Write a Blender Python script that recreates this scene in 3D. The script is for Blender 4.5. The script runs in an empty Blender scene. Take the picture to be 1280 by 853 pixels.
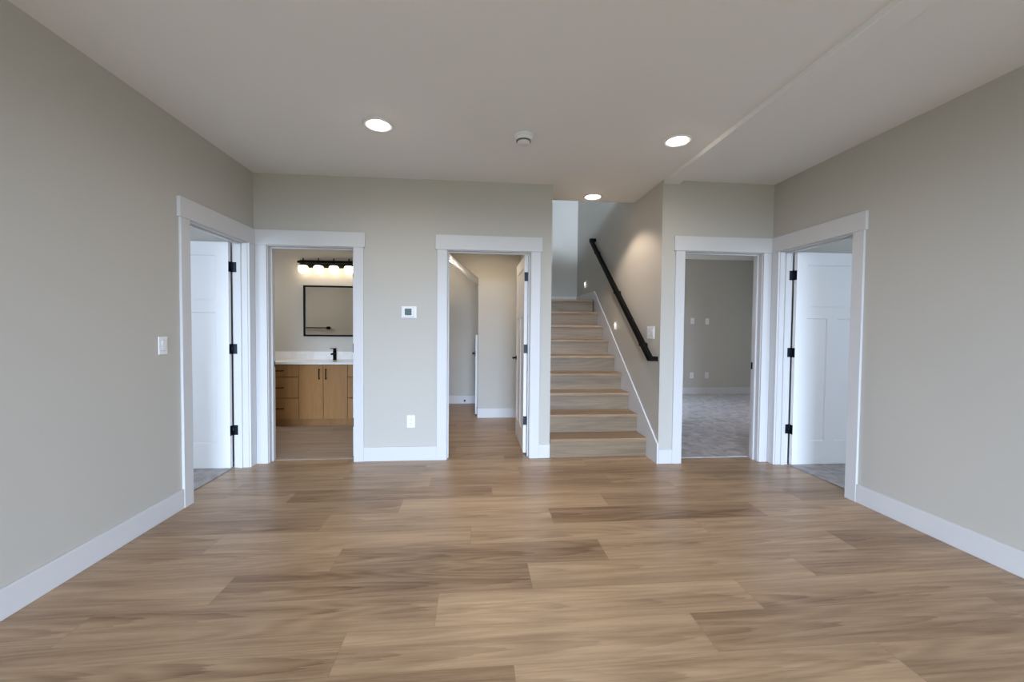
import bpy, bmesh, math, random
from mathutils import Vector, Matrix
rnd = random.Random(7)
S = bpy.context.scene
COL = S.collection

# ------------------------------------------------------------------ camera, world, light, exposure
F_PX, YAW, PITCH, ROLL, EYE = 513.14, math.radians(5.1294), math.radians(1.6791), math.radians(0.5076), 1.29
cam_data = bpy.data.cameras.new('camera')
cam_data.sensor_width = 36.0
cam_data.sensor_fit = 'HORIZONTAL'
cam_data.lens = F_PX / 1280 * 36.0
cam_data.clip_start = 0.05
cam = bpy.data.objects.new('camera', cam_data)
COL.objects.link(cam)
fw = Vector((math.sin(YAW) * math.cos(PITCH), math.cos(YAW) * math.cos(PITCH), -math.sin(PITCH)))
r0 = Vector((math.cos(YAW), -math.sin(YAW), 0))
u0 = r0.cross(fw)
rt = math.cos(ROLL) * r0 + math.sin(ROLL) * u0
up = -math.sin(ROLL) * r0 + math.cos(ROLL) * u0
cam.matrix_world = Matrix(((rt.x, up.x, -fw.x, 0), (rt.y, up.y, -fw.y, 0), (rt.z, up.z, -fw.z, EYE), (0, 0, 0, 1)))
S.camera = cam

S.view_settings.view_transform = 'Standard'
S.view_settings.look = 'None'
S.view_settings.gamma = 1.0
S.view_settings.use_curve_mapping = False
S.view_settings.exposure = 0.0

world = bpy.data.worlds.new('sky')
S.world = world
world.use_nodes = True
_nt = world.node_tree
_tc = _nt.nodes.new('ShaderNodeTexCoord')
_sx = _nt.nodes.new('ShaderNodeSeparateXYZ')
_cr = _nt.nodes.new('ShaderNodeValToRGB')                      # overcast sky over a dim green yard
_cr.color_ramp.elements[0].position = .49
_cr.color_ramp.elements[0].color = (.041, .047, .033, 1)
_cr.color_ramp.elements[1].position = 1.0
_cr.color_ramp.elements[1].color = (.20, .27, .38, 1)
for _p, _k in ((.51, 1.0), (.56, 1.0), (.64, .55), (.75, .36)):      # the haze is brightest above the horizon
    _cr.color_ramp.elements.new(_p).color = (.67 * _k, .84 * _k, 1.10 * _k, 1)
_ma = _nt.nodes.new('ShaderNodeMath')
_ma.operation = 'MULTIPLY_ADD'
_ma.inputs[1].default_value = .5
_ma.inputs[2].default_value = .5
_nt.links.new(_tc.outputs['Generated'], _sx.inputs[0])
_nt.links.new(_sx.outputs[2], _ma.inputs[0])
_nt.links.new(_ma.outputs[0], _cr.inputs['Fac'])
_nt.links.new(_cr.outputs['Color'], _nt.nodes['Background'].inputs[0])
_nt.nodes['Background'].inputs[1].default_value = 51.0


def area(name, loc, aim, sx, sy, power, color, spread=180):
    d = bpy.data.lights.new(name, 'AREA')
    d.shape = 'RECTANGLE'
    d.size, d.size_y = sx, sy
    d.energy = power
    d.color = color
    d.spread = math.radians(spread)
    o = bpy.data.objects.new(name, d)
    o.location = loc
    o.rotation_euler = (Vector(aim) - Vector(loc)).to_track_quat('-Z', 'Y').to_euler()
    COL.objects.link(o)
    return o


DAY = (0.74, 0.88, 1.06)
p_ = area('window_portal_rear', (.25, -3.85, 1.25), (.25, 4.0, 1.25), 2.3, 2.5, 1, DAY)
p_.data.cycles.is_portal = True
area('daylight_left_room', (-3.6, 0.1, 1.45), (-3.4, 4.0, 1.0), 1.8, 1.5, 66, DAY, 170)
area('daylight_right_room', (4.5, 0.1, 1.45), (4.3, 3.7, 1.0), 1.8, 1.5, 47, DAY, 170)
area('fill_rec_room', (5.75, 5.2, 1.5), (2.0, 5.4, 0.6), 1.0, 1.2, 12, (1.0,.66,.45), 170)  # unseen warm fill added to lift and warm the dim room, no window here
area('daylight_upstairs', (0.9, 0.6, 3.72), (1.2, 6.6, 2.8), 2.2, 0.65, 115, (0.84, 0.92, 1.0), 170)
area('fill_bath', (-3.5, 5.2, 1.8), (-1.5, 5.1, 0.8), 0.7, 0.9, 13, (1.0, .95, .89), 170)  # added fill that brightens the bathroom, not a real window

# ------------------------------------------------------------------ measured planes
XL, XR, YB, YC, ZC = -2.057, 2.8953, 4.0416, 3.7975, 2.716
XS, XT = 0.7513, 1.769          # stair: left wall face, right wall face
TW = 0.125                      # wall thickness
YREAR = -3.8
YBACK = 7.08                    # wall behind landing
OPEN_H = 2.045                  # door opening height


# ------------------------------------------------------------------ materials
def new_mat(name, color=(.8, .8, .8), rough=.5, metal=0.0, spec=.5):
    m = bpy.data.materials.new(name)
    m.use_nodes = True
    b = m.node_tree.nodes['Principled BSDF']
    b.inputs['Base Color'].default_value = (*color, 1)
    b.inputs['Roughness'].default_value = rough
    b.inputs['Metallic'].default_value = metal
    b.inputs['Specular IOR Level'].default_value = spec
    return m, m.node_tree, b


def noise_bump(nt, b, scale, strength, dist=.002, detail=3):
    tc = nt.nodes.new('ShaderNodeTexCoord')
    n = nt.nodes.new('ShaderNodeTexNoise')
    n.inputs['Scale'].default_value = scale
    n.inputs['Detail'].default_value = detail
    bp = nt.nodes.new('ShaderNodeBump')
    bp.inputs['Strength'].default_value = strength
    bp.inputs['Distance'].default_value = dist
    nt.links.new(tc.outputs['Object'], n.inputs['Vector'])
    nt.links.new(n.outputs['Fac'], bp.inputs['Height'])
    nt.links.new(bp.outputs['Normal'], b.inputs['Normal'])
    return n


def painted(name, color, rough, scale=90, bump=.12):
    m, nt, b = new_mat(name, color, rough, spec=.3)
    noise_bump(nt, b, scale, bump, .0015)
    return m


M_WALL = painted('greige_wall_paint', (.528, .511, .470), .6)
M_CEIL = painted('ceiling_paint', (.85, .85, .845), .8, 60, .25)
M_TRIM = painted('white_trim_paint', (.655, .66, .675), .38, 40, .03)
M_DOOR = painted('white_door_paint', (.84, .85, .87), .4, 40, .03)
M_SKIRT = painted('white_skirt_paint', (.70, .69, .67), .45, 40, .03)
M_PLASTIC = painted('white_plastic', (.83, .84, .87), .35, 60, .02)
M_SHADOW = painted('slot_shade_grey', (.16, .16, .17), .5, 60, .02)  # shade in slots, vents and rocker gaps put into a dark grey
M_BLACK, _nt, _b = new_mat('matte_black_metal', (.003, .003, .0033), .6, 0.0, .1)
noise_bump(_nt, _b, 200, .03)
M_HINGE, _nt, _b = new_mat('dark_hinge_metal', (.012, .016, .026), .38, .7)
noise_bump(_nt, _b, 200, .03)
M_MIRROR, _nt, _b = new_mat('mirror_silver', (.86, .86, .83), .015, 1.0)
noise_bump(_nt, _b, 2, .002, .0002)
M_SCREEN, _nt, _b = new_mat('grey_green_screen', (.055, .10, .09), .4)
noise_bump(_nt, _b, 90, .02)
M_DARKGAP, _nt, _b = new_mat('dark_cabinet_gap', (.03, .022, .016), .8)
noise_bump(_nt, _b, 90, .02)
M_CHROME, _nt, _b = new_mat('brushed_metal', (.55, .55, .55), .25, 1.0)
noise_bump(_nt, _b, 150, .03)


def emit(name, color, strength):
    m = bpy.data.materials.new(name)
    m.use_nodes = True
    nt = m.node_tree
    b = nt.nodes['Principled BSDF']
    b.inputs['Base Color'].default_value = (.9, .9, .9, 1)
    b.inputs['Emission Color'].default_value = (*color, 1)
    b.inputs['Emission Strength'].default_value = strength
    return m


M_LENS = emit('lit_downlight_lens', (1, .95, .88), 9)
M_GLOBE = emit('lit_opal_globe', (1, .80, .56), 7)
M_STEPLENS = emit('lit_step_lens', (1, .93, .84), 4)


def wood(name, dark, light, axis='X', rough=.38, attr=False, scale=1.0, spec=.5, contrast=1.0, figure=False):
    """oak: long fibres along `axis`, cathedral figure, per plank tone from the plank attribute"""
    m, nt, b = new_mat(name, light, rough, spec=spec)
    N, L = nt.nodes.new, nt.links.new
    tc = N('ShaderNodeTexCoord')
    pos = tc.outputs['Object']
    if attr:
        at = N('ShaderNodeAttribute')
        at.attribute_name = 'plank'
        sep = N('ShaderNodeSeparateColor')
        L(at.outputs['Color'], sep.inputs[0])
        mul = N('ShaderNodeVectorMath'); mul.operation = 'MULTIPLY_ADD'
        cmb = N('ShaderNodeCombineXYZ')
        L(sep.outputs[1], cmb.inputs[0]); L(sep.outputs[2], cmb.inputs[1]); L(sep.outputs[1], cmb.inputs[2])
        mul.inputs[1].default_value = (37, 53, 29)
        L(cmb.outputs[0], mul.inputs[0]); L(pos, mul.inputs[2])
        pos = mul.outputs[0]
    st = {'X': (.55, 15, 15), 'Z': (15, 15, .55), 'Y': (15, .55, 15)}[axis]
    st2 = {'X': (.26, 3.6, 3.6), 'Z': (3.6, 3.6, .26), 'Y': (3.6, .26, 3.6)}[axis]

    def mapped(s, k):
        mp = N('ShaderNodeMapping')
        mp.inputs['Scale'].default_value = tuple(v * k * scale for v in s)
        L(pos, mp.inputs['Vector'])
        return mp.outputs[0]

    def noise(vec, sc, det, dist=0.0, rg=.55):
        n = N('ShaderNodeTexNoise')
        n.inputs['Scale'].default_value = sc
        n.inputs['Detail'].default_value = det
        n.inputs['Distortion'].default_value = dist
        n.inputs['Roughness'].default_value = rg
        L(vec, n.inputs['Vector'])
        return n.outputs['Fac']

    def math_(op, a, b_=None, c=None):
        n = N('ShaderNodeMath'); n.operation = op
        for i, v in enumerate((a, b_, c)):
            if v is None: continue
            if isinstance(v, (int, float)): n.inputs[i].default_value = v
            else: L(v, n.inputs[i])
        return n.outputs[0]

    broad = noise(mapped(st2, 1), 1.5, 1.5, .35)                 # slow figure
    rings = math_('MULTIPLY', math_('ADD', math_('SINE', math_('MULTIPLY', broad, 85)), 1), .5)
    fib = noise(mapped(st, 1), 5.0, 6.0, .2, .65)               # fibres
    fine = noise(mapped(st, 1), 22.0, 4.0, 0, .7)
    streak = noise(mapped(st2, 2.0), 1.3, 3.0, .4)
    v = math_('MULTIPLY', math_('SUBTRACT', fib, .5), .62 * contrast)
    v = math_('MULTIPLY_ADD', math_('SUBTRACT', fine, .5), .50 * contrast, v)
    v = math_('MULTIPLY_ADD', math_('SUBTRACT', rings, .5), .17 * contrast, v)
    v = math_('MULTIPLY_ADD', math_('SUBTRACT', streak, .5), 1.05 * contrast, v)
    if figure:                                                  # cathedral arches along the middle of some planks, and a few knots
        uv = N('ShaderNodeUVMap'); uv.uv_map = 'plank_uv'
        su = N('ShaderNodeSeparateXYZ')
        L(uv.outputs[0], su.inputs[0])
        wob = noise(mapped(st2, 1.6), 1.8, 3.0, .3)
        vv = math_('ADD', su.outputs[1], math_('MULTIPLY_ADD', sep.outputs[1], .5, -.25))
        vv = math_('MULTIPLY_ADD', math_('SUBTRACT', wob, .5), .45, vv)
        arg = math_('MULTIPLY_ADD', math_('MULTIPLY', vv, vv), 26, math_('MULTIPLY', su.outputs[0], 2.4))
        arg = math_('MULTIPLY_ADD', fib, .9, arg)
        saw = math_('POWER', math_('FRACT', arg), 2.0)
        amp = math_('MULTIPLY', math_('SUBTRACT', 1.0, math_('MINIMUM', math_('MULTIPLY', math_('ABSOLUTE', vv), 2.4), 1.0)), math_('MULTIPLY', math_('GREATER_THAN', sep.outputs[2], .35), .30))
        v = math_('SUBTRACT', v, math_('MULTIPLY', math_('SUBTRACT', saw, .3), amp))
        vo = N('ShaderNodeTexVoronoi')
        vo.inputs['Scale'].default_value = 1.0
        mpk = N('ShaderNodeMapping'); mpk.inputs['Scale'].default_value = (1.1, 4.2, 1)
        L(pos, mpk.inputs['Vector']); L(mpk.outputs[0], vo.inputs['Vector'])
        kn = math_('SUBTRACT', 1.0, math_('MINIMUM', math_('MULTIPLY', vo.outputs['Distance'], 7.5), 1.0))
        v = math_('SUBTRACT', v, math_('MULTIPLY', math_('POWER', kn, 1.5), .5))
    v = math_('ADD', v, .5)
    if attr:
        v = math_('ADD', v, math_('MULTIPLY_ADD', sep.outputs[0], .9, -.45))
    cr = N('ShaderNodeValToRGB')
    cr.color_ramp.elements[0].position = .0
    cr.color_ramp.elements[0].color = (*dark, 1)
    cr.color_ramp.elements[1].position = 1.0
    cr.color_ramp.elements[1].color = (*light, 1)
    e = cr.color_ramp.elements.new(.5)
    e.color = (*[(d * .47 + l * .53) for d, l in zip(dark, light)], 1)
    L(v, cr.inputs['Fac'])
    L(cr.outputs['Color'], b.inputs['Base Color'])
    bu = N('ShaderNodeBump')
    bu.inputs['Strength'].default_value = .12
    bu.inputs['Distance'].default_value = .001
    L(fib, bu.inputs['Height'])
    L(bu.outputs['Normal'], b.inputs['Normal'])
    rr = math_('MULTIPLY_ADD', fib, .18, rough - .09)
    L(rr, b.inputs['Roughness'])
    return m


M_FLOOR = wood('oak_plank_floor', (.165, .088, .042), (.56, .392, .245), 'X', .36, True, figure=True)
M_TREAD = wood('oak_stair_tread', (.16, .095, .05), (.42, .29, .175), 'X', .36, True)
M_RISER = wood('oak_stair_riser', (.11, .074, .044), (.30, .222, .142), 'X', .42, True)
M_VANITY = wood('oak_vanity', (.19, .088, .027), (.41, .213, .072), 'Z', .45, True, 1.6, contrast=.6)
M_BATHFLOOR = wood('pale_plank_tile', (.22, .165, .125), (.54, .44, .355), 'X', .35, True)
M_SUBFLOOR, _nt, _b = new_mat('plank_joint', (.16, .105, .068), .8)
noise_bump(_nt, _b, 50, .05)


def carpet_mat():
    m, nt, b = new_mat('grey_carpet', (.34, .32, .33), .95, spec=.1)
    N, L = nt.nodes.new, nt.links.new
    tc = N('ShaderNodeTexCoord')
    n1 = N('ShaderNodeTexNoise'); n1.inputs['Scale'].default_value = 9; n1.inputs['Detail'].default_value = 5; n1.inputs['Distortion'].default_value = .8
    n2 = N('ShaderNodeTexNoise'); n2.inputs['Scale'].default_value = 160; n2.inputs['Detail'].default_value = 3
    L(tc.outputs['Object'], n1.inputs['Vector']); L(tc.outputs['Object'], n2.inputs['Vector'])
    mx = N('ShaderNodeMath'); mx.operation = 'MULTIPLY_ADD'; mx.inputs[1].default_value = .6
    L(n1.outputs['Fac'], mx.inputs[0])
    mh = N('ShaderNodeMath'); mh.operation = 'MULTIPLY'; mh.inputs[1].default_value = .4
    L(n2.outputs['Fac'], mh.inputs[0]); L(mh.outputs[0], mx.inputs[2])
    cr = N('ShaderNodeValToRGB')
    cr.color_ramp.elements[0].position = .34; cr.color_ramp.elements[0].color = (.30, .285, .29, 1)
    cr.color_ramp.elements[1].position = .66; cr.color_ramp.elements[1].color = (.60, .575, .585, 1)
    L(mx.outputs[0], cr.inputs['Fac']); L(cr.outputs['Color'], b.inputs['Base Color'])
    bu = N('ShaderNodeBump'); bu.inputs['Strength'].default_value = .7; bu.inputs['Distance'].default_value = .008
    L(n2.outputs['Fac'], bu.inputs['Height']); L(bu.outputs['Normal'], b.inputs['Normal'])
    return m


M_CARPET = carpet_mat()


def quartz_mat():
    m, nt, b = new_mat('white_quartz', (.8, .8, .8), .22)
    N, L = nt.nodes.new, nt.links.new
    tc = N('ShaderNodeTexCoord')
    n1 = N('ShaderNodeTexNoise'); n1.inputs['Scale'].default_value = 2.2; n1.inputs['Detail'].default_value = 6; n1.inputs['Distortion'].default_value = 1.6
    L(tc.outputs['Object'], n1.inputs['Vector'])
    cr = N('ShaderNodeValToRGB')
    el = cr.color_ramp.elements
    el[0].position = .47; el[0].color = (.84, .84, .84, 1)
    el[1].position = .53; el[1].color = (.84, .84, .84, 1)
    e = el.new(.5); e.color = (.79, .77, .74, 1)
    L(n1.outputs['Fac'], cr.inputs['Fac']); L(cr.outputs['Color'], b.inputs['Base Color'])
    return m


M_QUARTZ = quartz_mat()


# ------------------------------------------------------------------ mesh helpers
WL = {}          # world location of every object made here


class MB:
    """collects shapes in world coordinates, then becomes ONE mesh object"""
    def __init__(self):
        self.bm = bmesh.new()

    def box(self, x0, x1, y0, y1, z0, z1, bevel=0, seg=2):
        x0, x1 = sorted((x0, x1)); y0, y1 = sorted((y0, y1)); z0, z1 = sorted((z0, z1))
        r = bmesh.ops.create_cube(self.bm, size=1)
        for v in r['verts']:
            v.co = Vector(((x0 + x1) / 2 + v.co.x * (x1 - x0), (y0 + y1) / 2 + v.co.y * (y1 - y0), (z0 + z1) / 2 + v.co.z * (z1 - z0)))
        if bevel:
            ed = list({e for v in r['verts'] for e in v.link_edges})
            bmesh.ops.bevel(self.bm, geom=ed, offset=bevel, segments=seg, profile=.5, affect='EDGES')
        return self

    def bar(self, a, b, w, h, upv=(0, 0, 1), bevel=0):
        """rectangular bar from a to b: w across, h along upv"""
        a, b = Vector(a), Vector(b)
        d = (b - a).normalized()
        s = d.cross(Vector(upv)).normalized()
        u = s.cross(d).normalized()
        vs = [self.bm.verts.new(p + s * sx * w / 2 + u * sy * h / 2) for p in (a, b) for sx, sy in ((-1, -1), (1, -1), (1, 1), (-1, 1))]
        fs = [self.bm.faces.new([vs[i] for i in f]) for f in ((0, 1, 2, 3), (7, 6, 5, 4), (0, 4, 5, 1), (1, 5, 6, 2), (2, 6, 7, 3), (3, 7, 4, 0))]
        if bevel:
            bmesh.ops.bevel(self.bm, geom=list({e for f in fs for e in f.edges}), offset=bevel, segments=2, profile=.5, affect='EDGES')
        return self

    def prism(self, pts, ext):
        """planar polygon pts (3-D) extruded by vector ext"""
        ext = Vector(ext)
        a = [self.bm.verts.new(p) for p in pts]
        b = [self.bm.verts.new(Vector(p) + ext) for p in pts]
        self.bm.faces.new(a); self.bm.faces.new(b[::-1])
        n = len(a)
        for i in range(n):
            self.bm.faces.new((a[i], b[i], b[(i + 1) % n], a[(i + 1) % n]))
        return self

    def lathe(self, c, axis, prof, seg=32, cap=True):
        """prof = [(radius, height along axis)...]"""
        q = Vector(axis).normalized().to_track_quat('Z', 'Y')
        c = Vector(c)
        rings = []
        for r, h in prof:
            if r < 1e-6:
                rings.append([self.bm.verts.new(c + q @ Vector((0, 0, h)))])
            else:
                rings.append([self.bm.verts.new(c + q @ Vector((r * math.cos(2 * math.pi * k / seg), r * math.sin(2 * math.pi * k / seg), h))) for k in range(seg)])
        for A, B in zip(rings, rings[1:]):
            for k in range(seg):
                k2 = (k + 1) % seg
                if len(A) == 1 and len(B) == 1: continue
                if len(A) == 1: f = self.bm.faces.new((A[0], B[k], B[k2]))
                elif len(B) == 1: f = self.bm.faces.new((A[k], B[0], A[k2]))
                else: f = self.bm.faces.new((A[k], B[k], B[k2], A[k2]))
                f.smooth = True
        for R, end in ((rings[0], 0), (rings[-1], 1)):
            if len(R) > 1 and cap:
                self.bm.faces.new(R if end else R[::-1])
        return self

    def cyl(self, a, b, r, seg=20):
        a, b = Vector(a), Vector(b)
        return self.lathe(a, b - a, [(r, 0), (r, (b - a).length)], seg)

    def tones(self, fn=None):
        """per shape wood tone written to the plank attribute"""
        self.tone_fn = fn
        return self

    def build(self, name, mat, parent=None, org=None, tone=None):
        bm = self.bm
        bmesh.ops.recalc_face_normals(bm, faces=bm.faces[:])
        if parent is not None:
            base = WL[parent.name]
        else:
            base = Vector(org) if org is not None else Vector((0, 0, 0))
        for v in bm.verts:
            v.co -= base
        me = bpy.data.meshes.new(name)
        if tone is not None:
            lay = bm.loops.layers.float_color.new('plank')
            a, b_ = rnd.random(), rnd.random()
            for f in bm.faces:
                for l in f.loops: l[lay] = (tone, a, b_, 1)
        bm.to_mesh(me); bm.free()
        me.materials.append(mat)
        o = bpy.data.objects.new(name, me)
        COL.objects.link(o)
        if parent is not None:
            o.parent = parent
        else:
            o.location = base
        WL[o.name] = base.copy()
        return o


def tag(o, label=None, cat=None, group=None, kind=None):
    if label: o['label'] = label
    if cat: o['category'] = cat
    if group: o['group'] = group
    if kind: o['kind'] = kind
    return o


def empty(name, loc, label, cat, group=None, kind=None):
    o = bpy.data.objects.new(name, None)
    o.empty_display_size = .05
    o.location = loc
    COL.objects.link(o)
    WL[o.name] = Vector(loc)
    return tag(o, label, cat, group, kind)


def struct(name, mb, mat, label, cat, org=(0, 0, 0)):
    return tag(mb.build(name, mat, None, org), label, cat, None, 'structure')


def copy_thing(root, delta, label):
    """a copy of a thing, its parts and sub-parts"""
    r = root.copy(); COL.objects.link(r)
    r.location = root.location + Vector(delta); r['label'] = label
    WL[r.name] = Vector(r.location)
    for ch in list(root.children):
        c = ch.copy(); COL.objects.link(c); c.parent = r
        for g in list(ch.children):
            d = g.copy(); COL.objects.link(d); d.parent = c
    return r


# ================================================================== ROOM SHELL
def wall_x(y0, y1, x0, x1, z0, z1, holes):
    """wall running along x with rectangular door holes (hx0, hx1, hz1)"""
    m = MB(); x = x0
    for a, b, h in sorted(holes):
        m.box(x, a, y0, y1, z0, z1); m.box(a, b, y0, y1, h, z1); x = b
    return m.box(x, x1, y0, y1, z0, z1)


def wall_y(x0, x1, y0, y1, z0, z1, holes):
    m = MB(); y = y0
    for a, b, h in sorted(holes):
        m.box(x0, x1, y, a, z0, z1); m.box(x0, x1, a, b, h, z1); y = b
    return m.box(x0, x1, y, y1, z0, z1)


J = .018                                # jamb board thickness
HH = OPEN_H + J
BATH = (-1.932, -1.159)                 # clear openings
CLOS = (-.270, .540)
REC = (2.001, 2.788)
LEFT = (3.165, 3.925)
RIGHT = (2.930, 3.690)

# oak floor: one mesh, every plank its own quad, rows and end joints measured on the photograph
PW, PLEN = .2257, 1.516
row_joint = {-2: .155, -1: -.533, 0: -.168, 1: .293, 2: .755, 3: -.02, 4: .532, 5: -.53, 6: .14, 7: 1.15, 8: .405, 9: -.45,
             -3: .9, -4: .35, -5: -.1, 10: .3, 11: -.2, 12: .5}
tone_of = {(-2, -1): .40, (-2, 0): .62, (-2, 1): .50, (-1, -1): .42, (-1, 0): .62, (-1, 1): .46, (0, -1): .48, (0, 0): .74, (0, 1): .42,
           (1, -2): .52, (1, -1): .28, (1, 0): .60, (1, 1): .42, (2, -2): .48, (2, -1): .26, (2, 0): .62, (2, 1): .34, (3, -1): .56, (3, 0): .66, (3, 1): .52,
           (4, -2): .36, (4, -1): .66, (4, 0): .20, (4, 1): .58, (5, -1): .44, (5, 0): .70, (5, 1): .42, (6, -2): .46, (6, -1): .26, (6, 0): .52, (6, 1): .5,
           (8, -1): .54, (8, 0): .38}
bm = bmesh.new()
lay = bm.loops.layers.float_color.new('plank')
uvl = bm.loops.layers.uv.new('plank_uv')


def plank_quads(bm, lay, y_first, rows, joints, tones, rects, z, pw, plen, gap, uvl=None):
    for k in rows:
        ya, yb = y_first + k * pw, y_first + (k + 1) * pw
        j = joints(k)
        for i in range(-5, 6):
            xa, xb = j + i * plen, j + (i + 1) * plen
            t, a, b_ = tones(k, i), rnd.random(), rnd.random()
            for (rx0, rx1, ry0, ry1) in rects:
                cx0, cx1 = max(xa + gap, rx0), min(xb - gap, rx1)
                cy0, cy1 = max(ya + gap, ry0), min(yb - gap, ry1)
                if cx1 - cx0 < .004 or cy1 - cy0 < .004: continue
                f = bm.faces.new([bm.verts.new(p) for p in ((cx0, cy0, z), (cx1, cy0, z), (cx1, cy1, z), (cx0, cy1, z))])
                for l in f.loops:
                    l[lay] = (t, a, b_, 1)
                    if uvl: l[uvl].uv = (l.vert.co.x - xa, (l.vert.co.y - ya) / pw - .5)


plank_quads(bm, lay, 1.756, range(-26, 25), lambda k: row_joint.get(k, rnd.uniform(0, 1.5)),
            lambda k, i: tone_of.get((k, i), rnd.uniform(.34, .6)),
            [(XL - TW, XR + TW, YREAR, 4.112), (-.55, XS - .1, 4.112, YBACK)], 0.0, PW, PLEN, .0004, uvl)
me = bpy.data.meshes.new('floor')
bm.to_mesh(me); bm.free()
me.materials.append(M_FLOOR)
floor = bpy.data.objects.new('floor', me)
COL.objects.link(floor); WL['floor'] = Vector((0, 0, 0))
tag(floor, 'oak plank floor of the main room running into the under-stair closet', 'floor', None, 'structure')
sub = MB().box(XL - TW, XR + TW, YREAR, 4.112, -.1, -.0012).box(-.55, XS - .1, 4.112, YBACK, -.1, -.0012).build('floor_joints', M_SUBFLOOR, floor)

# bathroom floor of pale planks, and carpets
bm = bmesh.new(); lay = bm.loops.layers.float_color.new('plank')
plank_quads(bm, lay, 4.16, range(0, 11), lambda k: (k * .47) % 1.2 - 2.2, lambda k, i: rnd.uniform(.42, .66), [(-3.6, -.6, 4.16, 6.03)], .004, .18, 1.2, .001)
me = bpy.data.meshes.new('floor_bath'); bm.to_mesh(me); bm.free(); me.materials.append(M_BATHFLOOR)
o = bpy.data.objects.new('floor_bath', me); COL.objects.link(o); WL[o.name] = Vector((0, 0, 0))
tag(o, 'pale wood-look plank floor inside the bathroom', 'floor', None, 'structure')
MB().box(-3.6, -.6, 4.112, 6.03, -.1, .003).build('floor_joints', M_SUBFLOOR, o)
MB().box(BATH[0], BATH[1], 4.112, 4.16, 0, .006, .002).build('threshold_strip', M_BATHFLOOR, o, tone=.8)


def carpet(name, x0, x1, y0, y1, label):
    struct(name, MB().box(x0, x1, y0, y1, -.1, .008), M_CARPET, label, 'carpet')


carpet('floor_left_room', -5.0, XL - TW - .004, 0, YB, 'grey carpet in the room behind the left wall door')
carpet('floor_right_room', XR + TW + .004, 6.0, 0, YC, 'grey carpet in the room behind the right wall door')
carpet('floor_recreation_room', XT + TW, 5.9, 3.942, 7.9, 'grey carpet in the dim room right of the stairs')

# ceilings (one slab with the stairwell left open)
c = MB()
c.box(-5.1, 6.1, YREAR - .1, 4.51, ZC, 3.0)
c.box(-5.1, XS - .1, 4.51, 5.93, ZC, 3.0)
c.box(-5.1, -1.2, 5.93, 8.1, ZC, 3.0)
c.box(XT + TW, 6.1, 4.51, 8.1, ZC, 3.0)
c.box(-1.2, XT + TW, YBACK + .12, 8.1, ZC, 3.0)
struct('ceiling', c, M_CEIL, 'off-white painted flat ceiling of the main room', 'ceiling')

# walls
struct('wall_back', wall_x(YB, YB + TW, -5.1, XS, 0, ZC, [(BATH[0] - J, BATH[1] + J, HH), (CLOS[0] - J, CLOS[1] + J, HH)]), M_WALL,
       'greige back wall holding the bathroom and closet doorways', 'wall')
struct('wall_left', wall_y(XL - TW, XL, YREAR, YB, 0, ZC, [(LEFT[0] - J, LEFT[1] + J, HH)]), M_WALL, 'greige wall along the left side of the room', 'wall')
struct('wall_right', wall_y(XR, XR + TW, YREAR, YC, 0, ZC, [(RIGHT[0] - J, RIGHT[1] + J, HH)]), M_WALL, 'greige wall along the right side of the room', 'wall')
struct('wall_back_right', wall_x(YC, YC + TW, XT, 6.1, 0, ZC, [(REC[0] - J, REC[1] + J, HH)]), M_WALL,
       'greige back wall to the right of the stairs, set a little nearer', 'wall')
# rear wall with the big glazed opening the daylight comes through
m = MB().box(-2.3, -.9, YREAR - .1, YREAR, 0, ZC).box(1.4, 3.1, YREAR - .1, YREAR, 0, ZC).box(-.9, 1.4, YREAR - .1, YREAR, 2.5, ZC)
struct('wall_rear', m, M_WALL, 'greige rear wall around the wide patio opening', 'wall')
struct('wall_stair', MB().box(XT, XT + TW, YC + TW, YBACK + .12, 0, 5.4), M_WALL, 'greige side wall of the stairs carrying the black handrail', 'wall')
struct('wall_stair_left', MB().box(XS - .1, XS, YB + TW, 5.93, 0, 3.9), M_WALL, 'wall between the stairs and the closet', 'wall')
struct('wall_landing', MB().box(-2.2, XT, YBACK, YBACK + .12, 0, 5.4), M_WALL, 'greige wall behind the top stair landing', 'wall')
# upstairs shell
struct('wall_upstairs_left', MB().box(-5.1, -5.0, 0, 7.2, 3.0, 5.4), M_WALL, 'upstairs left wall', 'wall')
struct('wall_upstairs_right', MB().box(XT, XT + TW, 0.4, YC + TW, 3.0, 5.4), M_WALL, 'upstairs right wall', 'wall')
struct('wall_upstairs_front', MB().box(-5.0, -.35, .4, .5, 3, 5.4).box(2.1, XT, .4, .5, 3, 5.4).box(-.35, XT, .4, .5, 3.0, 3.38).box(-.35, XT, .4, .5, 4.07, 5.4), M_WALL, 'upstairs front wall around a window', 'wall')
struct('ceiling_upstairs', MB().box(-5.1, 2.0, .4, 7.3, 5.4, 5.5), M_CEIL, 'upstairs ceiling', 'ceiling')
struct('wall_upstairs_back', MB().box(-5.0, -2.2, YBACK, YBACK + .12, 3.0, 5.4), M_WALL, 'upstairs back wall', 'wall')
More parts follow.
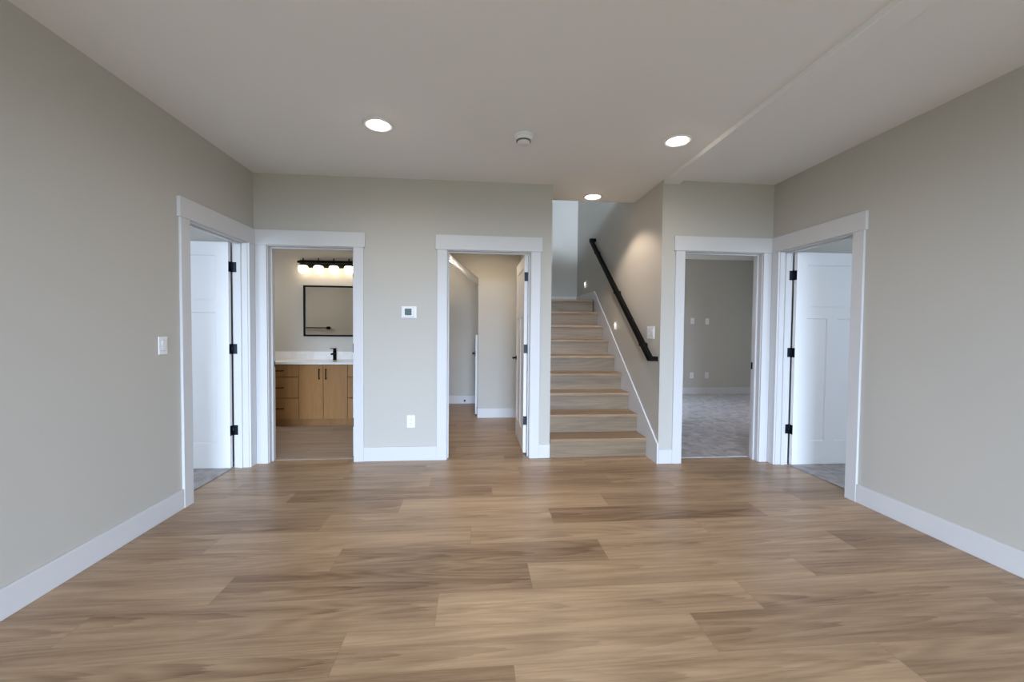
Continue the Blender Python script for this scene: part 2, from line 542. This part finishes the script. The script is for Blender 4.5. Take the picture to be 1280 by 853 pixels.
# closet, bathroom, other rooms
struct('wall_closet_left', MB().box(-.67, -.55, YB + TW, YBACK, 0, ZC), M_WALL, 'left wall of the closet', 'wall')
SOF = lambda x: 2.0 + .80 * (.06 - x)                         # underside of the upper flight
m = MB().prism([(.042, 5.93, 0), (XS, 5.93, 0), (XS, 5.93, 1.68), (XS - .1, 5.93, 1.68), (XS - .1, 5.93, ZC), (-.55, 5.93, ZC), (-.55, 5.93, SOF(-.55)), (.042, 5.93, SOF(.042))], (0, .07, 0))
struct('wall_closet_back', m, M_WALL, 'wall facing the closet door, cut off by the sloped soffit', 'wall')
m = MB().prism([(.10, 6.0, SOF(.10)), (-.55, 6.0, SOF(-.55)), (-1.2, 6.0, SOF(-1.2)), (-1.2, 6.0, SOF(-1.2) + .12), (.10, 6.0, SOF(.10) + .12)], (0, YBACK - 6.0, 0))
struct('ceiling_soffit', m, M_CEIL, 'sloped soffit under the upper stair flight inside the closet', 'ceiling')
struct('wall_understair', MB().box(.042, .10, 6.0, YBACK, 0, 1.95), M_WALL, 'side wall under the landing inside the closet', 'wall')
struct('wall_bath_back', MB().box(-3.7, -.67, 6.03, 6.15, 0, ZC), M_WALL, 'bathroom wall behind the vanity', 'wall')
struct('wall_bath_left', MB().box(-3.72, -3.6, YB + TW, 6.03, 0, ZC), M_WALL, 'left bathroom wall', 'wall')
struct('wall_bath_right', MB().box(-.79, -.67, YB + TW, 6.03, 0, ZC), M_WALL, 'right bathroom wall', 'wall')
struct('wall_recreation_back', MB().box(XT + TW, 6.1, 7.9, 8.02, 0, ZC), M_WALL, 'dim far wall of the carpeted room right of the stairs', 'wall')
struct('wall_recreation_right', MB().box(5.9, 6.02, YC + TW, 7.9, 0, ZC), M_WALL, 'right wall of the dim carpeted room', 'wall')
struct('wall_left_room_side', MB().box(-5.1, -5.0, 0, YB, 0, ZC), M_WALL, 'side wall of the left bedroom', 'wall')
struct('wall_left_room_front', MB().box(-5.0, XL - TW, -.1, 0, 0, ZC), M_WALL, 'front wall of the left bedroom', 'wall')
struct('wall_right_room_side', MB().box(6.0, 6.1, 0, YC, 0, ZC), M_WALL, 'side wall of the right bedroom', 'wall')
struct('wall_right_room_front', MB().box(XR + TW, 6.0, -.1, 0, 0, ZC), M_WALL, 'front wall of the right bedroom', 'wall')

# ceiling beam
struct('trim_1', MB().box(XT + .008, XT + .158, YREAR, YC, ZC - .036, ZC + .02, .003), M_CEIL, 'shallow painted beam across the ceiling', 'beam', (XT + .08, 1, ZC))

# baseboards
BH, BT = .138, .015


def baseboard(name, boxes, label):
    m = MB()
    for b in boxes: m.box(*b, 0, BH, .003)
    struct(name, m, M_TRIM, label, 'baseboard')


CW = .092                                    # casing width
baseboard('baseboard_left', [(XL, XL + BT, YREAR, LEFT[0] - .006 - CW)], 'white baseboard along the left wall')
baseboard('baseboard_right', [(XR - BT, XR, YREAR, RIGHT[0] - .006 - CW)], 'white baseboard along the right wall')
baseboard('baseboard_back', [(BATH[1] + .006 + CW, CLOS[0] - .006 - CW, YB - BT, YB), (CLOS[1] + .006 + CW, XS, YB - BT, YB)], 'white baseboard under the thermostat wall')
baseboard('baseboard_back_right', [(XT, REC[0] - .006 - CW, YC - BT, YC)], 'short white baseboard at the foot of the stair wall corner')
baseboard('baseboard_closet', [(.034, XS - .1, 5.93 - BT, 5.93), (.034, .042, 5.93 - BT, 6.0)], 'white baseboard on the wall facing the closet door')
baseboard('baseboard_closet_deep', [(-.55, .042, YBACK - BT, YBACK)], 'white baseboard on the deepest closet wall')
baseboard('baseboard_recreation', [(XT + TW, 5.9, 7.9 - BT, 7.9)], 'white baseboard in the dim carpeted room')
baseboard('baseboard_left_room', [(-5, XL - TW, YB - BT, YB)], 'white baseboard in the left bedroom')
baseboard('baseboard_right_room', [(XR + TW, 6, YC - BT, YC)], 'white baseboard in the right bedroom')
LZ = 1.737                                   # landing height
struct('baseboard_landing', MB().box(XS, XT - BT, YBACK - BT, YBACK, LZ, LZ + .125, .003).box(XT - BT, XT, 5.97, YBACK - BT, LZ, LZ + .125, .003), M_SKIRT, 'white baseboard around the stair landing', 'baseboard')


# ================================================================== DOORS
def mapper(o, ux, uy):
    """local opening coordinates (X from hinge jamb along opening, Y into the swing room) -> world"""
    o, ux, uy = Vector(o), Vector(ux), Vector(uy)
    return lambda X, Y, Z: o + ux * X + uy * Y + Vector((0, 0, Z))


def lbox(m, P, x0, x1, y0, y1, z0, z1, bevel=0):
    a, b = P(x0, y0, z0), P(x1, y1, z1)
    return m.box(a.x, b.x, a.y, b.y, a.z, b.z, bevel)


def frame(root, P, W, side0, side1, flush0=None, flush1=None, stop_y=.07):
    """jambs, stops, flat casings and the taller overhanging head on the main-room side"""
    for X0, X1 in ((-J, 0), (W, W + J)):
        m = lbox(MB(), P, X0, X1, -.001, TW + .001, 0, HH, .0015); m.build('jamb', M_TRIM, root)
    lbox(MB(), P, -J, W + J, -.001, TW + .001, OPEN_H, HH, .0015).build('head_jamb', M_TRIM, root)
    m = MB()
    lbox(m, P, 0, .012, stop_y - .035, stop_y, 0, OPEN_H, .002)
    lbox(m, P, W - .012, W, stop_y - .035, stop_y, 0, OPEN_H, .002)
    lbox(m, P, .012, W - .012, stop_y - .035, stop_y, OPEN_H - .012, OPEN_H, .002)
    m.build('stop_strip', M_TRIM, root)
    rv = .006
    for a, b, fl in ((-rv - CW, -rv, flush0), (W + rv, W + rv + CW, flush1)):
        if fl is not None:
            if a < 0: a = fl
            else: b = fl
        lbox(MB(), P, a, b, -.018, 0, 0, OPEN_H + rv, .002).build('casing', M_TRIM, root)
    a = -rv - CW - .016 if flush0 is None else flush0
    b = W + rv + CW + .016 if flush1 is None else flush1
    lbox(MB(), P, a, b, -.025, 0, OPEN_H + rv, OPEN_H + rv + .140, .002).build('head_casing', M_TRIM, root)


def panel_leaf(P, X0, X1, Yab, z0, z1):
    """P maps (along leaf, through leaf, z). three recessed flat panels on both faces, as one closed mesh"""
    bm = bmesh.new()
    W, Hh = X1 - X0, z1 - z0
    st, ms = .112, .105
    xs = [0, st, (W - ms) / 2, (W + ms) / 2, W - st, W]
    zs = [0, .225, Hh - .625, Hh - .515, Hh - .118, Hh]
    y0, y1 = Yab
    rec, bev = .009, .008
    panels = {(1, 1): 1, (3, 1): 1}
    for yf, ins in ((y0, 1 if y1 > y0 else -1), (y1, -1 if y1 > y0 else 1)):
        for i in range(5):
            for k in range(5):
                q = (xs[i], xs[i + 1], zs[k], zs[k + 1])
                top = k == 3 and 1 <= i <= 3
                if top and i != 1: continue
                if top: q = (xs[1], xs[4], zs[3], zs[4])
                corners = [(q[0], q[2]), (q[1], q[2]), (q[1], q[3]), (q[0], q[3])]
                if top or (i, k) in panels:
                    o4 = [bm.verts.new(P(X0 + x, yf, z0 + z)) for x, z in corners]
                    inn = [(q[0] + bev, q[2] + bev), (q[1] - bev, q[2] + bev), (q[1] - bev, q[3] - bev), (q[0] + bev, q[3] - bev)]
                    i4 = [bm.verts.new(P(X0 + x, yf + ins * rec, z0 + z)) for x, z in inn]
                    for a in range(4):
                        bm.faces.new((o4[a], o4[(a + 1) % 4], i4[(a + 1) % 4], i4[a]))
                    bm.faces.new(i4)
                else:
                    bm.faces.new([bm.verts.new(P(X0 + x, yf, z0 + z)) for x, z in corners])
    for (xa, za), (xb, zb) in (((0, 0), (W, 0)), ((W, 0), (W, Hh)), ((W, Hh), (0, Hh)), ((0, Hh), (0, 0))):
        bm.faces.new([bm.verts.new(P(X0 + x, y, z0 + z)) for x, z, y in ((xa, za, y0), (xb, zb, y0), (xb, zb, y1), (xa, za, y1))])
    bmesh.ops.remove_doubles(bm, verts=bm.verts[:], dist=1e-5)
    m = MB(); m.bm.free(); m.bm = bm
    return m


def lever(root, P, x, z, y0, y1, along):
    m = MB()
    for y, s in ((y0, -1), (y1, 1)):
        ax = P(0, s, 0) - P(0, 0, 0)
        m.lathe(P(x, y, z), ax, [(.026, 0), (.026, .007), (.011, .009), (.009, .045)], 20)
        m.bar(P(x, y + s * .045, z), P(x + along * .11, y + s * .045, z), .014, .016, bevel=.003)
        m.bar(P(x - along * .008, y + s * .045, z), P(x + along * .01, y + s * .045, z), .014, .016, bevel=.003)
    return m.build('lever_handle', M_BLACK, root)


def open_leaf(root, P, W, handle=True, hinge_mat=None):
    """leaf swung 90 degrees into the far room about the hinge jamb"""
    Pl = lambda a, t, z: P(.008 + t, TW + .011 + a, z)         # a along the leaf, t through it
    leaf = panel_leaf(Pl, 0, W - .006, (0, .035), .012, OPEN_H - .004).build('door_leaf', M_DOOR, root)
    for z in (.347, 1.087, 1.825):
        m = MB()
        lbox(m, P, -.0005, .0025, TW - .034, TW + .001, z - .045, z + .045)          # jamb leaf
        lbox(m, P, .0095, .043, TW + .0085, TW + .0112, z - .045, z + .045)          # door leaf on the slab edge
        m.cyl(P(.002, TW + .007, z - .047), P(.002, TW + .007, z + .047), .0065, 14)
        m.lathe(P(.002, TW + .007, z + .047), (0, 0, 1), [(.0065, 0), (.0045, .004), (0, .006)], 14)
        m.build('hinge', M_HINGE, root)
    if handle:
        lever(root, lambda x, y, z: Pl(x, y, z), W - .07, .945, 0, .035, -1)
    return leaf


# bathroom door (hinged on its right jamb, opened into the bathroom)
d1 = empty('door_1', (BATH[1], YB, 0), 'bathroom doorway at the left end of the back wall', 'door', None, 'structure')
P = mapper((BATH[1], YB, 0), (-1, 0, 0), (0, 1, 0))
frame(d1, P, BATH[1] - BATH[0], 0, 0, None, BATH[1] - (XL + .018), .085)
open_leaf(d1, P, BATH[1] - BATH[0])
lbox(MB(), P, BATH[1] - BATH[0] - .002, BATH[1] - BATH[0] + .001, .088, .12, .90, .96).build('strike_plate', M_BLACK, d1)
# closet door
d2 = empty('door_2', (CLOS[1], YB, 0), 'closet doorway left of the stairs with its white door swung inward', 'door', None, 'structure')
P = mapper((CLOS[1], YB, 0), (-1, 0, 0), (0, 1, 0))
frame(d2, P, CLOS[1] - CLOS[0], 0, 0, None, None, .085)
open_leaf(d2, P, CLOS[1] - CLOS[0])
# left bedroom door
d3 = empty('door_3', (XL, LEFT[1], 0), 'left wall doorway with its white three-panel door open', 'door', None, 'structure')
P = mapper((XL, LEFT[1], 0), (0, -1, 0), (-1, 0, 0))
frame(d3, P, LEFT[1] - LEFT[0], 0, 0, LEFT[1] - (YB - .018), None, .085)
open_leaf(d3, P, LEFT[1] - LEFT[0])
# right bedroom door
d4 = empty('door_4', (XR, RIGHT[1], 0), 'right wall doorway with its white three-panel door open', 'door', None, 'structure')
P = mapper((XR, RIGHT[1], 0), (0, -1, 0), (1, 0, 0))
frame(d4, P, RIGHT[1] - RIGHT[0], 0, 0, RIGHT[1] - (YC - .018), None, .085)
open_leaf(d4, P, RIGHT[1] - RIGHT[0])
# doorway to the dim carpeted room (hinged left, leaf folded back out of sight)
d5 = empty('door_5', (REC[0], YC, 0), 'doorway right of the stairs into the dim carpeted room', 'door', None, 'structure')
P = mapper((REC[0], YC, 0), (1, 0, 0), (0, 1, 0))
frame(d5, P, REC[1] - REC[0], 0, 0, None, XR - .018 - REC[0], .085)
W5 = REC[1] - REC[0]
lbox(MB(), P, W5 - .002, W5 + .001, .088, .122, .905, .975).build('strike_plate', M_BLACK, d5)
# low access door under the landing, seen edge-on
d6 = empty('door_6', (.03, 6.1, 0), 'low white access door under the landing, edge-on inside the closet', 'door', None, 'structure')
MB().box(.006, .041, 6.12, 6.78, .012, 1.19, .003).build('door_leaf', M_DOOR, d6)
MB().box(-.004, .0065, 6.118, 6.15, .88, .96, .002).lathe((.006, 6.17, .92), (-1, 0, 0), [(.02, 0), (.02, .006), (.008, .008), (.008, .03), (.02, .034), (.02, .045), (0, .047)], 16).build('latch', M_BLACK, d6)

# ================================================================== STAIRCASE
RISE, RUN, Y0 = .193, .25, 4.01
NX0, NX1 = XS + .002, XT - .018
st = empty('staircase', (1.26, 4.05, 0), 'oak-clad staircase rising between the closet and the handrail wall', 'stairs')
for k in range(9):
    yr = Y0 + k * RUN + .024                        # riser face
    z = k * RISE
    MB().box(NX0, NX1, yr, yr + .018, z, z + RISE - .032).build('riser', M_RISER, st, tone=rnd.uniform(.42, .62))
    yb = yr + RUN + .004 if k < 8 else YBACK - .003
    MB().box(NX0, NX1, Y0 + k * RUN, yb, z + RISE - .032, z + RISE, .004).build('tread' if k < 8 else 'landing', M_TREAD, st, tone=rnd.uniform(.36, .55))
# carriage beneath, so nothing floats
pts = [(0, Y0 + .045, 0)]
for k in range(9):
    pts += [(0, Y0 + k * RUN + .043, (k + 1) * RISE - .033)]
    if k < 8: pts += [(0, Y0 + (k + 1) * RUN + .043, (k + 1) * RISE - .033)]
pts += [(0, YBACK - .004, LZ - .033), (0, YBACK - .004, LZ - .3), (0, Y0 + 8 * RUN + .1, LZ - .3), (0, Y0 + .5, 0)]
MB().prism([(NX0 + .003, y, z) for _, y, z in pts], (NX1 - NX0 - .006, 0, 0)).build('carriage', M_SUBFLOOR, st)
# skirt board on the handrail wall, following the flight
sk = lambda y: .20 + (y - (YC + .0)) * .765
m = MB().prism([(XT - .018, YC - .013, 0), (XT - .018, YC - .013, sk(YC - .013)), (XT - .018, 5.965, sk(5.965)), (XT - .018, 5.965, LZ - .3), (XT - .018, Y0 + .7, 0)], (.016, 0, 0))
bmesh.ops.bevel(m.bm, geom=[e for e in m.bm.edges if all(abs(v.co.z - sk(v.co.y)) < .01 for v in e.verts)], offset=.002, segments=1, affect='EDGES')
tag(m.build('skirt_board', M_TRIM, st), 'white sloped skirt board')
# upper flight turning left from the landing
for k in range(6):
    x1 = XS - k * .25
    z = LZ + k * .18
    MB().box(x1 - .25, x1, 6.002, YBACK - .016, z + .148, z + .18, .004).build('tread', M_TREAD, st, tone=rnd.uniform(.36, .55))
    MB().box(x1 - .03, x1 - .012, 6.004, YBACK - .018, z, z + .148).build('riser', M_RISER, st, tone=.5)

# ================================================================== HANDRAIL
hr = empty('handrail', (1.70, 4.9, 1.8), 'black sloped handrail on the stair side wall', 'handrail')
XH = 1.697
A, B = Vector((XH, 3.855, 1.012)), Vector((XH, 5.985, 2.612))
m = MB().bar(A, B, .042, .058, bevel=.004)
m.build('rail', M_BLACK, hr)
for p, dz in ((A, 0), (B, 0)):
    MB().bar(p + Vector((-.021, 0, 0)), (XT, p.y, p.z), .05, .045, bevel=.004).build('wall_return', M_BLACK, hr)
for t in (.12, .5, .9):
    p = A.lerp(B, t)
    m = MB().cyl((XT, p.y, p.z - .075), (XT - .008, p.y, p.z - .075), .032, 20)
    m.bar((XT - .004, p.y, p.z - .075), (XH, p.y, p.z - .07), .018, .018, bevel=.003).bar((XH, p.y, p.z - .078), (XH, p.y, p.z - .02), .018, .018, upv=(0, 1, 0), bevel=.003)
    m.build('bracket', M_BLACK, hr)


# ================================================================== CEILING FITTINGS
def downlight(x, y, z, label, power, spot=120, color=(1, .84, .69), blend=.35, glow=.6):
    t = empty('recessed_downlight', (x, y, z), label, 'ceiling light', 'recessed ceiling downlights')
    MB().lathe((x, y, z), (0, 0, -1), [(.104, 0), (.104, .004), (.098, .009), (.080, .007), (.076, .001), (.076, 0)], 40, False).build('trim_ring', M_PLASTIC, t)
    MB().lathe((x, y, z), (0, 0, -1), [(.076, -.004), (.0755, .0025), (0, .004)], 40).build('lens', M_LENS, t)
    d = bpy.data.lights.new('downlight_lamp', 'SPOT')
    d.energy = power; d.color = color; d.spot_size = math.radians(spot); d.spot_blend = blend; d.shadow_soft_size = .06
    o = bpy.data.objects.new('downlight_lamp', d); COL.objects.link(o)
    o.parent = t; o.location = (0, 0, -.03)
    d = bpy.data.lights.new('downlight_rim_glow', 'POINT')        # the sideways spill of the flush lens
    d.energy = glow; d.color = color; d.shadow_soft_size = .01
    o = bpy.data.objects.new('downlight_rim_glow', d); COL.objects.link(o)
    o.parent = t; o.location = (0, 0, -.022)
    return t


downlight(-.686, 2.998, ZC, 'round lit recessed light in the ceiling before the bathroom and thermostat wall', 24, 178, blend=1.0)
downlight(1.506, 3.005, ZC, 'round lit recessed light in the ceiling beside the shallow beam', 24, 178, blend=1.0)
downlight(1.246, 4.35, ZC, 'small round lit recessed light over the foot of the stairs', 40, color=(1, .80, .64))
downlight(-.686, .75, ZC, 'added unseen recessed light overhead, left of the viewpoint', 9, 178, blend=1.0)  # unseen fixture, added with its twin to light the beam
downlight(1.506, .75, ZC, 'added unseen recessed light overhead, right of the viewpoint beside the beam', 9, 178, blend=1.0)  # added out of view so the beam's left face catches light

sd = empty('smoke_detector', (.345, 3.042, ZC), 'white round smoke detector on the ceiling between two lights', 'smoke detector')
MB().lathe((.345, 3.042, ZC), (0, 0, -1), [(.072, 0), (.072, .012), (.066, .016)], 40).build('mounting_base', M_PLASTIC, sd)
MB().lathe((.345, 3.042, ZC), (0, 0, -1), [(.064, .014), (.066, .018), (.064, .036), (.056, .042)], 40).build('cover', M_PLASTIC, sd)
MB().lathe((.345, 3.042, ZC), (0, 0, -1), [(.053, .040), (.053, .050)], 40).build('vent_slot', M_SHADOW, sd)
MB().lathe((.345, 3.042, ZC), (0, 0, -1), [(.046, .049), (.046, .056), (.040, .062), (0, .063)], 40).build('sensor_cap', M_PLASTIC, sd)


# ================================================================== WALL FITTINGS
def wall_plate_frame(c, n):
    """axes for a plate at c whose outward normal is n: (across, up, out)"""
    n = Vector(n); upv = Vector((0, 0, 1)); ac = upv.cross(n)
    c = Vector(c)
    return lambda a, u, o: c + ac * a + upv * u + n * o


def pbox(m, Q, a0, a1, u0, u1, o0, o1, bevel=0):
    p, q = Q(a0, u0, o0), Q(a1, u1, o1)
    return m.box(p.x, q.x, p.y, q.y, p.z, q.z, bevel)


def switch(c, n, gangs, label, w=None, h=.118):
    w = w or .075 + (gangs - 1) * .046
    t = empty('light_switch', c, label, 'light switch')
    Q = wall_plate_frame(c, n)
    pbox(MB(), Q, -w / 2, w / 2, -h / 2, h / 2, 0, .006, .002).build('cover_plate', M_PLASTIC, t)
    for g in range(gangs):
        a = (g - (gangs - 1) / 2) * .046
        pbox(MB(), Q, a - .018, a + .018, -.035, .035, .0055, .0066).build('rocker_gap_shade', M_SHADOW, t)
        m = MB()
        q = [Q(a - .0165, -.0335, .004), Q(a - .0165, -.0335, .0078), Q(a - .0165, 0, .010), Q(a - .0165, .0335, .013), Q(a - .0165, .0335, .004)]
        m.prism(q, Q(.033, 0, 0) - Q(0, 0, 0))
        m.build('rocker', M_PLASTIC, t)
    return t


def outlet(c, n, label, group=None):
    t = empty('wall_outlet', c, label, 'outlet', group)
    Q = wall_plate_frame(c, n)
    pbox(MB(), Q, -.038, .038, -.061, .061, 0, .006, .002).build('cover_plate', M_PLASTIC, t)
    for u in (-.021, .021):
        f = pbox(MB(), Q, -.017, .017, u - .0145, u + .0145, .0055, .0075, .0008).build('socket', M_PLASTIC, t)
        m = MB()
        for a in (-.0065, .0065): pbox(m, Q, a - .0012, a + .0012, u - .002, u + .0075, .0072, .0078)
        m.cyl(Q(0, u - .0085, .0072), Q(0, u - .0085, .0078), .0024, 10)
        m.build('slot', M_SHADOW, f)
    return t


switch((XL, 2.905, 1.16), (1, 0, 0), 1, 'white single light switch on the left wall before the open door')
switch((XT, 4.008, 1.267), (-1, 0, 0), 3, 'white triple light switch on the stair wall beside the handrail foot', h=.125)
outlet((-.617, YB, .382), (0, -1, 0), 'white outlet low on the back wall under the thermostat')
o1 = outlet((4.352, 7.9, .386), (0, -1, 0), 'left of the two low outlets on the dim room wall', 'outlets on the dim far wall')
copy_thing(o1, (.322, 0, 0), 'right of the two low outlets on the dim room wall')
copy_thing(o1, (.304, 0, 1.092), 'right of the two high outlets on the dim room wall')
t = empty('wall_plate', (4.344, 7.9, 1.482), 'blank white cable plate, left of the high pair on the dim room wall', 'wall plate', 'outlets on the dim far wall')
Q = wall_plate_frame((4.344, 7.9, 1.482), (0, -1, 0))
pbox(MB(), Q, -.036, .036, -.06, .06, 0, .006, .002).build('cover_plate', M_PLASTIC, t)
MB().cyl(Q(0, 0, .005), Q(0, 0, .014), .006, 14).build('cable_jack', M_CHROME, t)

# thermostat
t = empty('thermostat', (-.636, YB, 1.443), 'white thermostat with grey-green screen on the back wall', 'thermostat')
Q = wall_plate_frame((-.636, YB, 1.443), (0, -1, 0))
pbox(MB(), Q, -.072, .072, -.058, .058, 0, .008, .004).build('back_plate', M_PLASTIC, t)
b_ = pbox(MB(), Q, -.058, .046, -.046, .052, .007, .024, .004).build('body', M_PLASTIC, t)
pbox(MB(), Q, -.038, .026, -.030, .034, .0235, .0248).build('screen', M_SCREEN, b_)
pbox(MB(), Q, .048, .066, -.03, .03, .0075, .0105, .001).build('button_strip', M_PLASTIC, t)


# step lights
def steplight(y, z, label):
    t = empty('step_light', (XT, y, z), label, 'step light', 'step lights on the stair wall')
    Q = wall_plate_frame((XT, y, z), (-1, 0, 0))
    pbox(MB(), Q, -.042, .042, -.05, .05, 0, .007, .002).build('cover_plate', M_PLASTIC, t)
    MB().lathe(Q(0, .016, .006), (-1, 0, 0), [(.018, 0), (.018, .002), (.012, .005), (0, .006)], 24).build('lens', M_STEPLENS, t)
    d = bpy.data.lights.new('step_lamp', 'POINT'); d.energy = .10; d.color = (1, .85, .7); d.shadow_soft_size = .02
    o = bpy.data.objects.new('step_lamp', d); COL.objects.link(o); o.parent = t; o.location = (-.04, 0, 0)


steplight(5.06, 1.342, 'square step light low on the stair wall, halfway up the skirt board')
steplight(6.53, 2.017, 'small bright step light at the top stair landing')

# door stop on the deep closet baseboard
t = empty('door_stop', (-.172, YBACK - BT, .055), 'small black door stop on the deepest closet baseboard', 'door stop')
MB().lathe((-.172, YBACK - BT, .055), (0, -1, 0), [(.014, 0), (.014, .004), (.006, .006), (.006, .05)], 16).build('stem', M_BLACK, t)
MB().lathe((-.172, YBACK - BT - .05, .055), (0, -1, 0), [(.011, 0), (.013, .004), (.013, .014), (.010, .018)], 16).build('bumper', M_BLACK, t)

# closet soffit light: a shallow lit disc on the sloped underside
cx, cy = -.40, 6.52
t = empty('soffit_light', (cx, cy, SOF(cx)), 'lit disc light on the sloped closet soffit', 'ceiling light')
nrm = Vector((-.8, 0, -1)).normalized()
MB().lathe((cx, cy, SOF(cx)), nrm, [(.085, 0), (.085, .012), (.075, .016)], 32).build('trim_ring', M_PLASTIC, t)
MB().lathe((cx, cy, SOF(cx)), nrm, [(.073, .012), (.073, .018), (0, .022)], 32).build('lens', M_LENS, t)
d = bpy.data.lights.new('soffit_lamp', 'POINT'); d.energy = 4; d.color = (1, .86, .72); d.shadow_soft_size = .06
o = bpy.data.objects.new('soffit_lamp', d); COL.objects.link(o); o.parent = t; o.location = nrm * .08
# closet ceiling light, hidden above the doorway
downlight(.15, 5.05, ZC, 'lit recessed light in the closet ceiling', 40, 150, (1, .80, .58), .6)

# ================================================================== BATHROOM
YV = 5.50                                     # vanity front plane
VX = (-2.79, -2.263, -1.959, -1.655, -1.205)
v = empty('vanity_cabinet', (-1.958, 5.75, 0), 'oak bathroom vanity with two doors, drawers and black pulls', 'vanity cabinet')
MB().box(VX[0], VX[4], YV + .02, 6.028, .10, .808).build('carcass', M_DARKGAP, v)
MB().box(VX[0], VX[4], YV + .045, 6.028, 0.004, .102).build('toe_kick', M_VANITY, v, tone=.35)


def pull(parent, a, b):
    a, b = Vector(a), Vector(b)
    m = MB().bar(a, b, .011, .011, upv=(0, 1, 0), bevel=.002)
    dv = (b - a).normalized() * .012
    for p in (a + dv, b - dv):
        m.bar(p, p + Vector((0, .034, 0)), .010, .010, bevel=.001)
    m.build('pull_handle', M_BLACK, parent)


g = .003
for x0, x1, hx in ((VX[1], VX[2], VX[2] - .042), (VX[2], VX[3], VX[2] + .042)):
    d = MB().box(x0 + g, x1 - g, YV, YV + .02, .10, .802, .001).build('cabinet_door', M_VANITY, v, tone=.55)
    pull(d, (hx, YV - .032, .615), (hx, YV - .032, .755))
for x0, x1 in ((VX[0], VX[1]), (VX[3], VX[4])):
    for z0, z1, hz in ((.10, .368, .24), (.376, .640, .51), (.648, .802, .728)):
        d = MB().box(x0 + g, x1 - g, YV, YV + .02, z0, z1, .001).build('drawer', M_VANITY, v, tone=.5)
        xc = (x0 + x1) / 2
        pull(d, (xc - .085, YV - .032, hz), (xc + .085, YV - .032, hz))
ct = empty('countertop', (-1.958, 5.75, .81), 'white quartz counter on the oak vanity', 'countertop')
MB().box(-2.82, -1.185, YV - .022, 6.03, .809, .838, .003).build('slab', M_QUARTZ, ct)
MB().box(-2.82, -1.185, 6.01, 6.03, .838, .948, .002).build('backsplash', M_QUARTZ, ct)
fx, fy = -1.945, 5.90
t = empty('faucet', (fx, fy, .838), 'black single-hole faucet on the white counter', 'faucet')
MB().lathe((fx, fy, .838), (0, 0, 1), [(.027, 0), (.027, .006), (.022, .009), (.022, .135)], 24).build('faucet_body', M_BLACK, t)
MB().bar((fx, fy, .838 + .095), (fx, fy - .125, .838 + .085), .030, .020, bevel=.004).build('spout', M_BLACK, t)
MB().bar((fx + .022, fy, .838 + .158), (fx - .062, fy, .838 + .158), .026, .010, bevel=.003).cyl((fx, fy, .97), (fx, fy, .995), .019, 20).build('lever_handle', M_BLACK, t)

# mirror
mx0, mx1, mz0, mz1 = -2.402, -1.512, 1.162, 1.876
t = empty('wall_mirror', (-1.957, 6.03, 1.52), 'black-framed rectangular mirror above the vanity', 'mirror')
m = MB()
fwid = .022
m.box(mx0, mx1, 5.998, 6.03, mz1 - fwid, mz1, .002).box(mx0, mx1, 5.998, 6.03, mz0, mz0 + fwid, .002)
m.box(mx0, mx0 + fwid, 5.998, 6.03, mz0, mz1, .002).box(mx1 - fwid, mx1, 5.998, 6.03, mz0, mz1, .002)
m.build('mirror_frame', M_BLACK, t)
MB().box(mx0 + fwid - .003, mx1 - fwid + .003, 6.014, 6.028, mz0 + fwid - .003, mz1 - fwid + .003).build('mirror_glass', M_MIRROR, t)

# vanity light
t = empty('vanity_light', (-1.985, 6.03, 2.16), 'black bar light with glowing globes above the mirror', 'wall light')
MB().box(-2.447, -1.523, 5.995, 6.03, 2.125, 2.228, .003).build('back_plate', M_BLACK, t)
MB().box(-2.447, -1.523, 5.915, 5.945, 2.176, 2.206, .003).build('crossbar', M_BLACK, t)
for k in range(5):
    gx = -2.372 + k * .2045
    m = MB().cyl((gx, 5.93, 2.15), (gx, 5.93, 2.245), .008, 12).bar((gx, 5.93, 2.19), (gx, 6.0, 2.19), .014, .014)
    m.lathe((gx, 5.93, 2.145), (0, 0, 1), [(.03, 0), (.03, .012), (.008, .02)], 20)
    m.build('lamp_holder', M_BLACK, t)
    MB().lathe((gx, 5.93, 2.145), (0, 0, -1), [(.046, .004), (.059, .014), (.063, .04), (.060, .072), (.046, .098), (.024, .112), (0, .116)], 28).build('globe', M_GLOBE, t)

# towel bar on the wall facing the mirror (seen only in the reflection)
t = empty('towel_bar', (-2.95, YB + TW, 1.28), 'black towel bar seen in the mirror reflection', 'towel bar')
yb = YB + TW
MB().cyl((-3.25, yb + .07, 1.28), (-2.66, yb + .07, 1.28), .010, 14).build('bar', M_BLACK, t)
for x in (-3.22, -2.69):
    MB().lathe((x, yb, 1.28), (0, 1, 0), [(.028, 0), (.028, .008), (.010, .012), (.010, .07)], 20).lathe((x, yb + .06, 1.28), (0, 1, 0), [(.026, 0), (.026, .02)], 20).build('mount', M_BLACK, t)
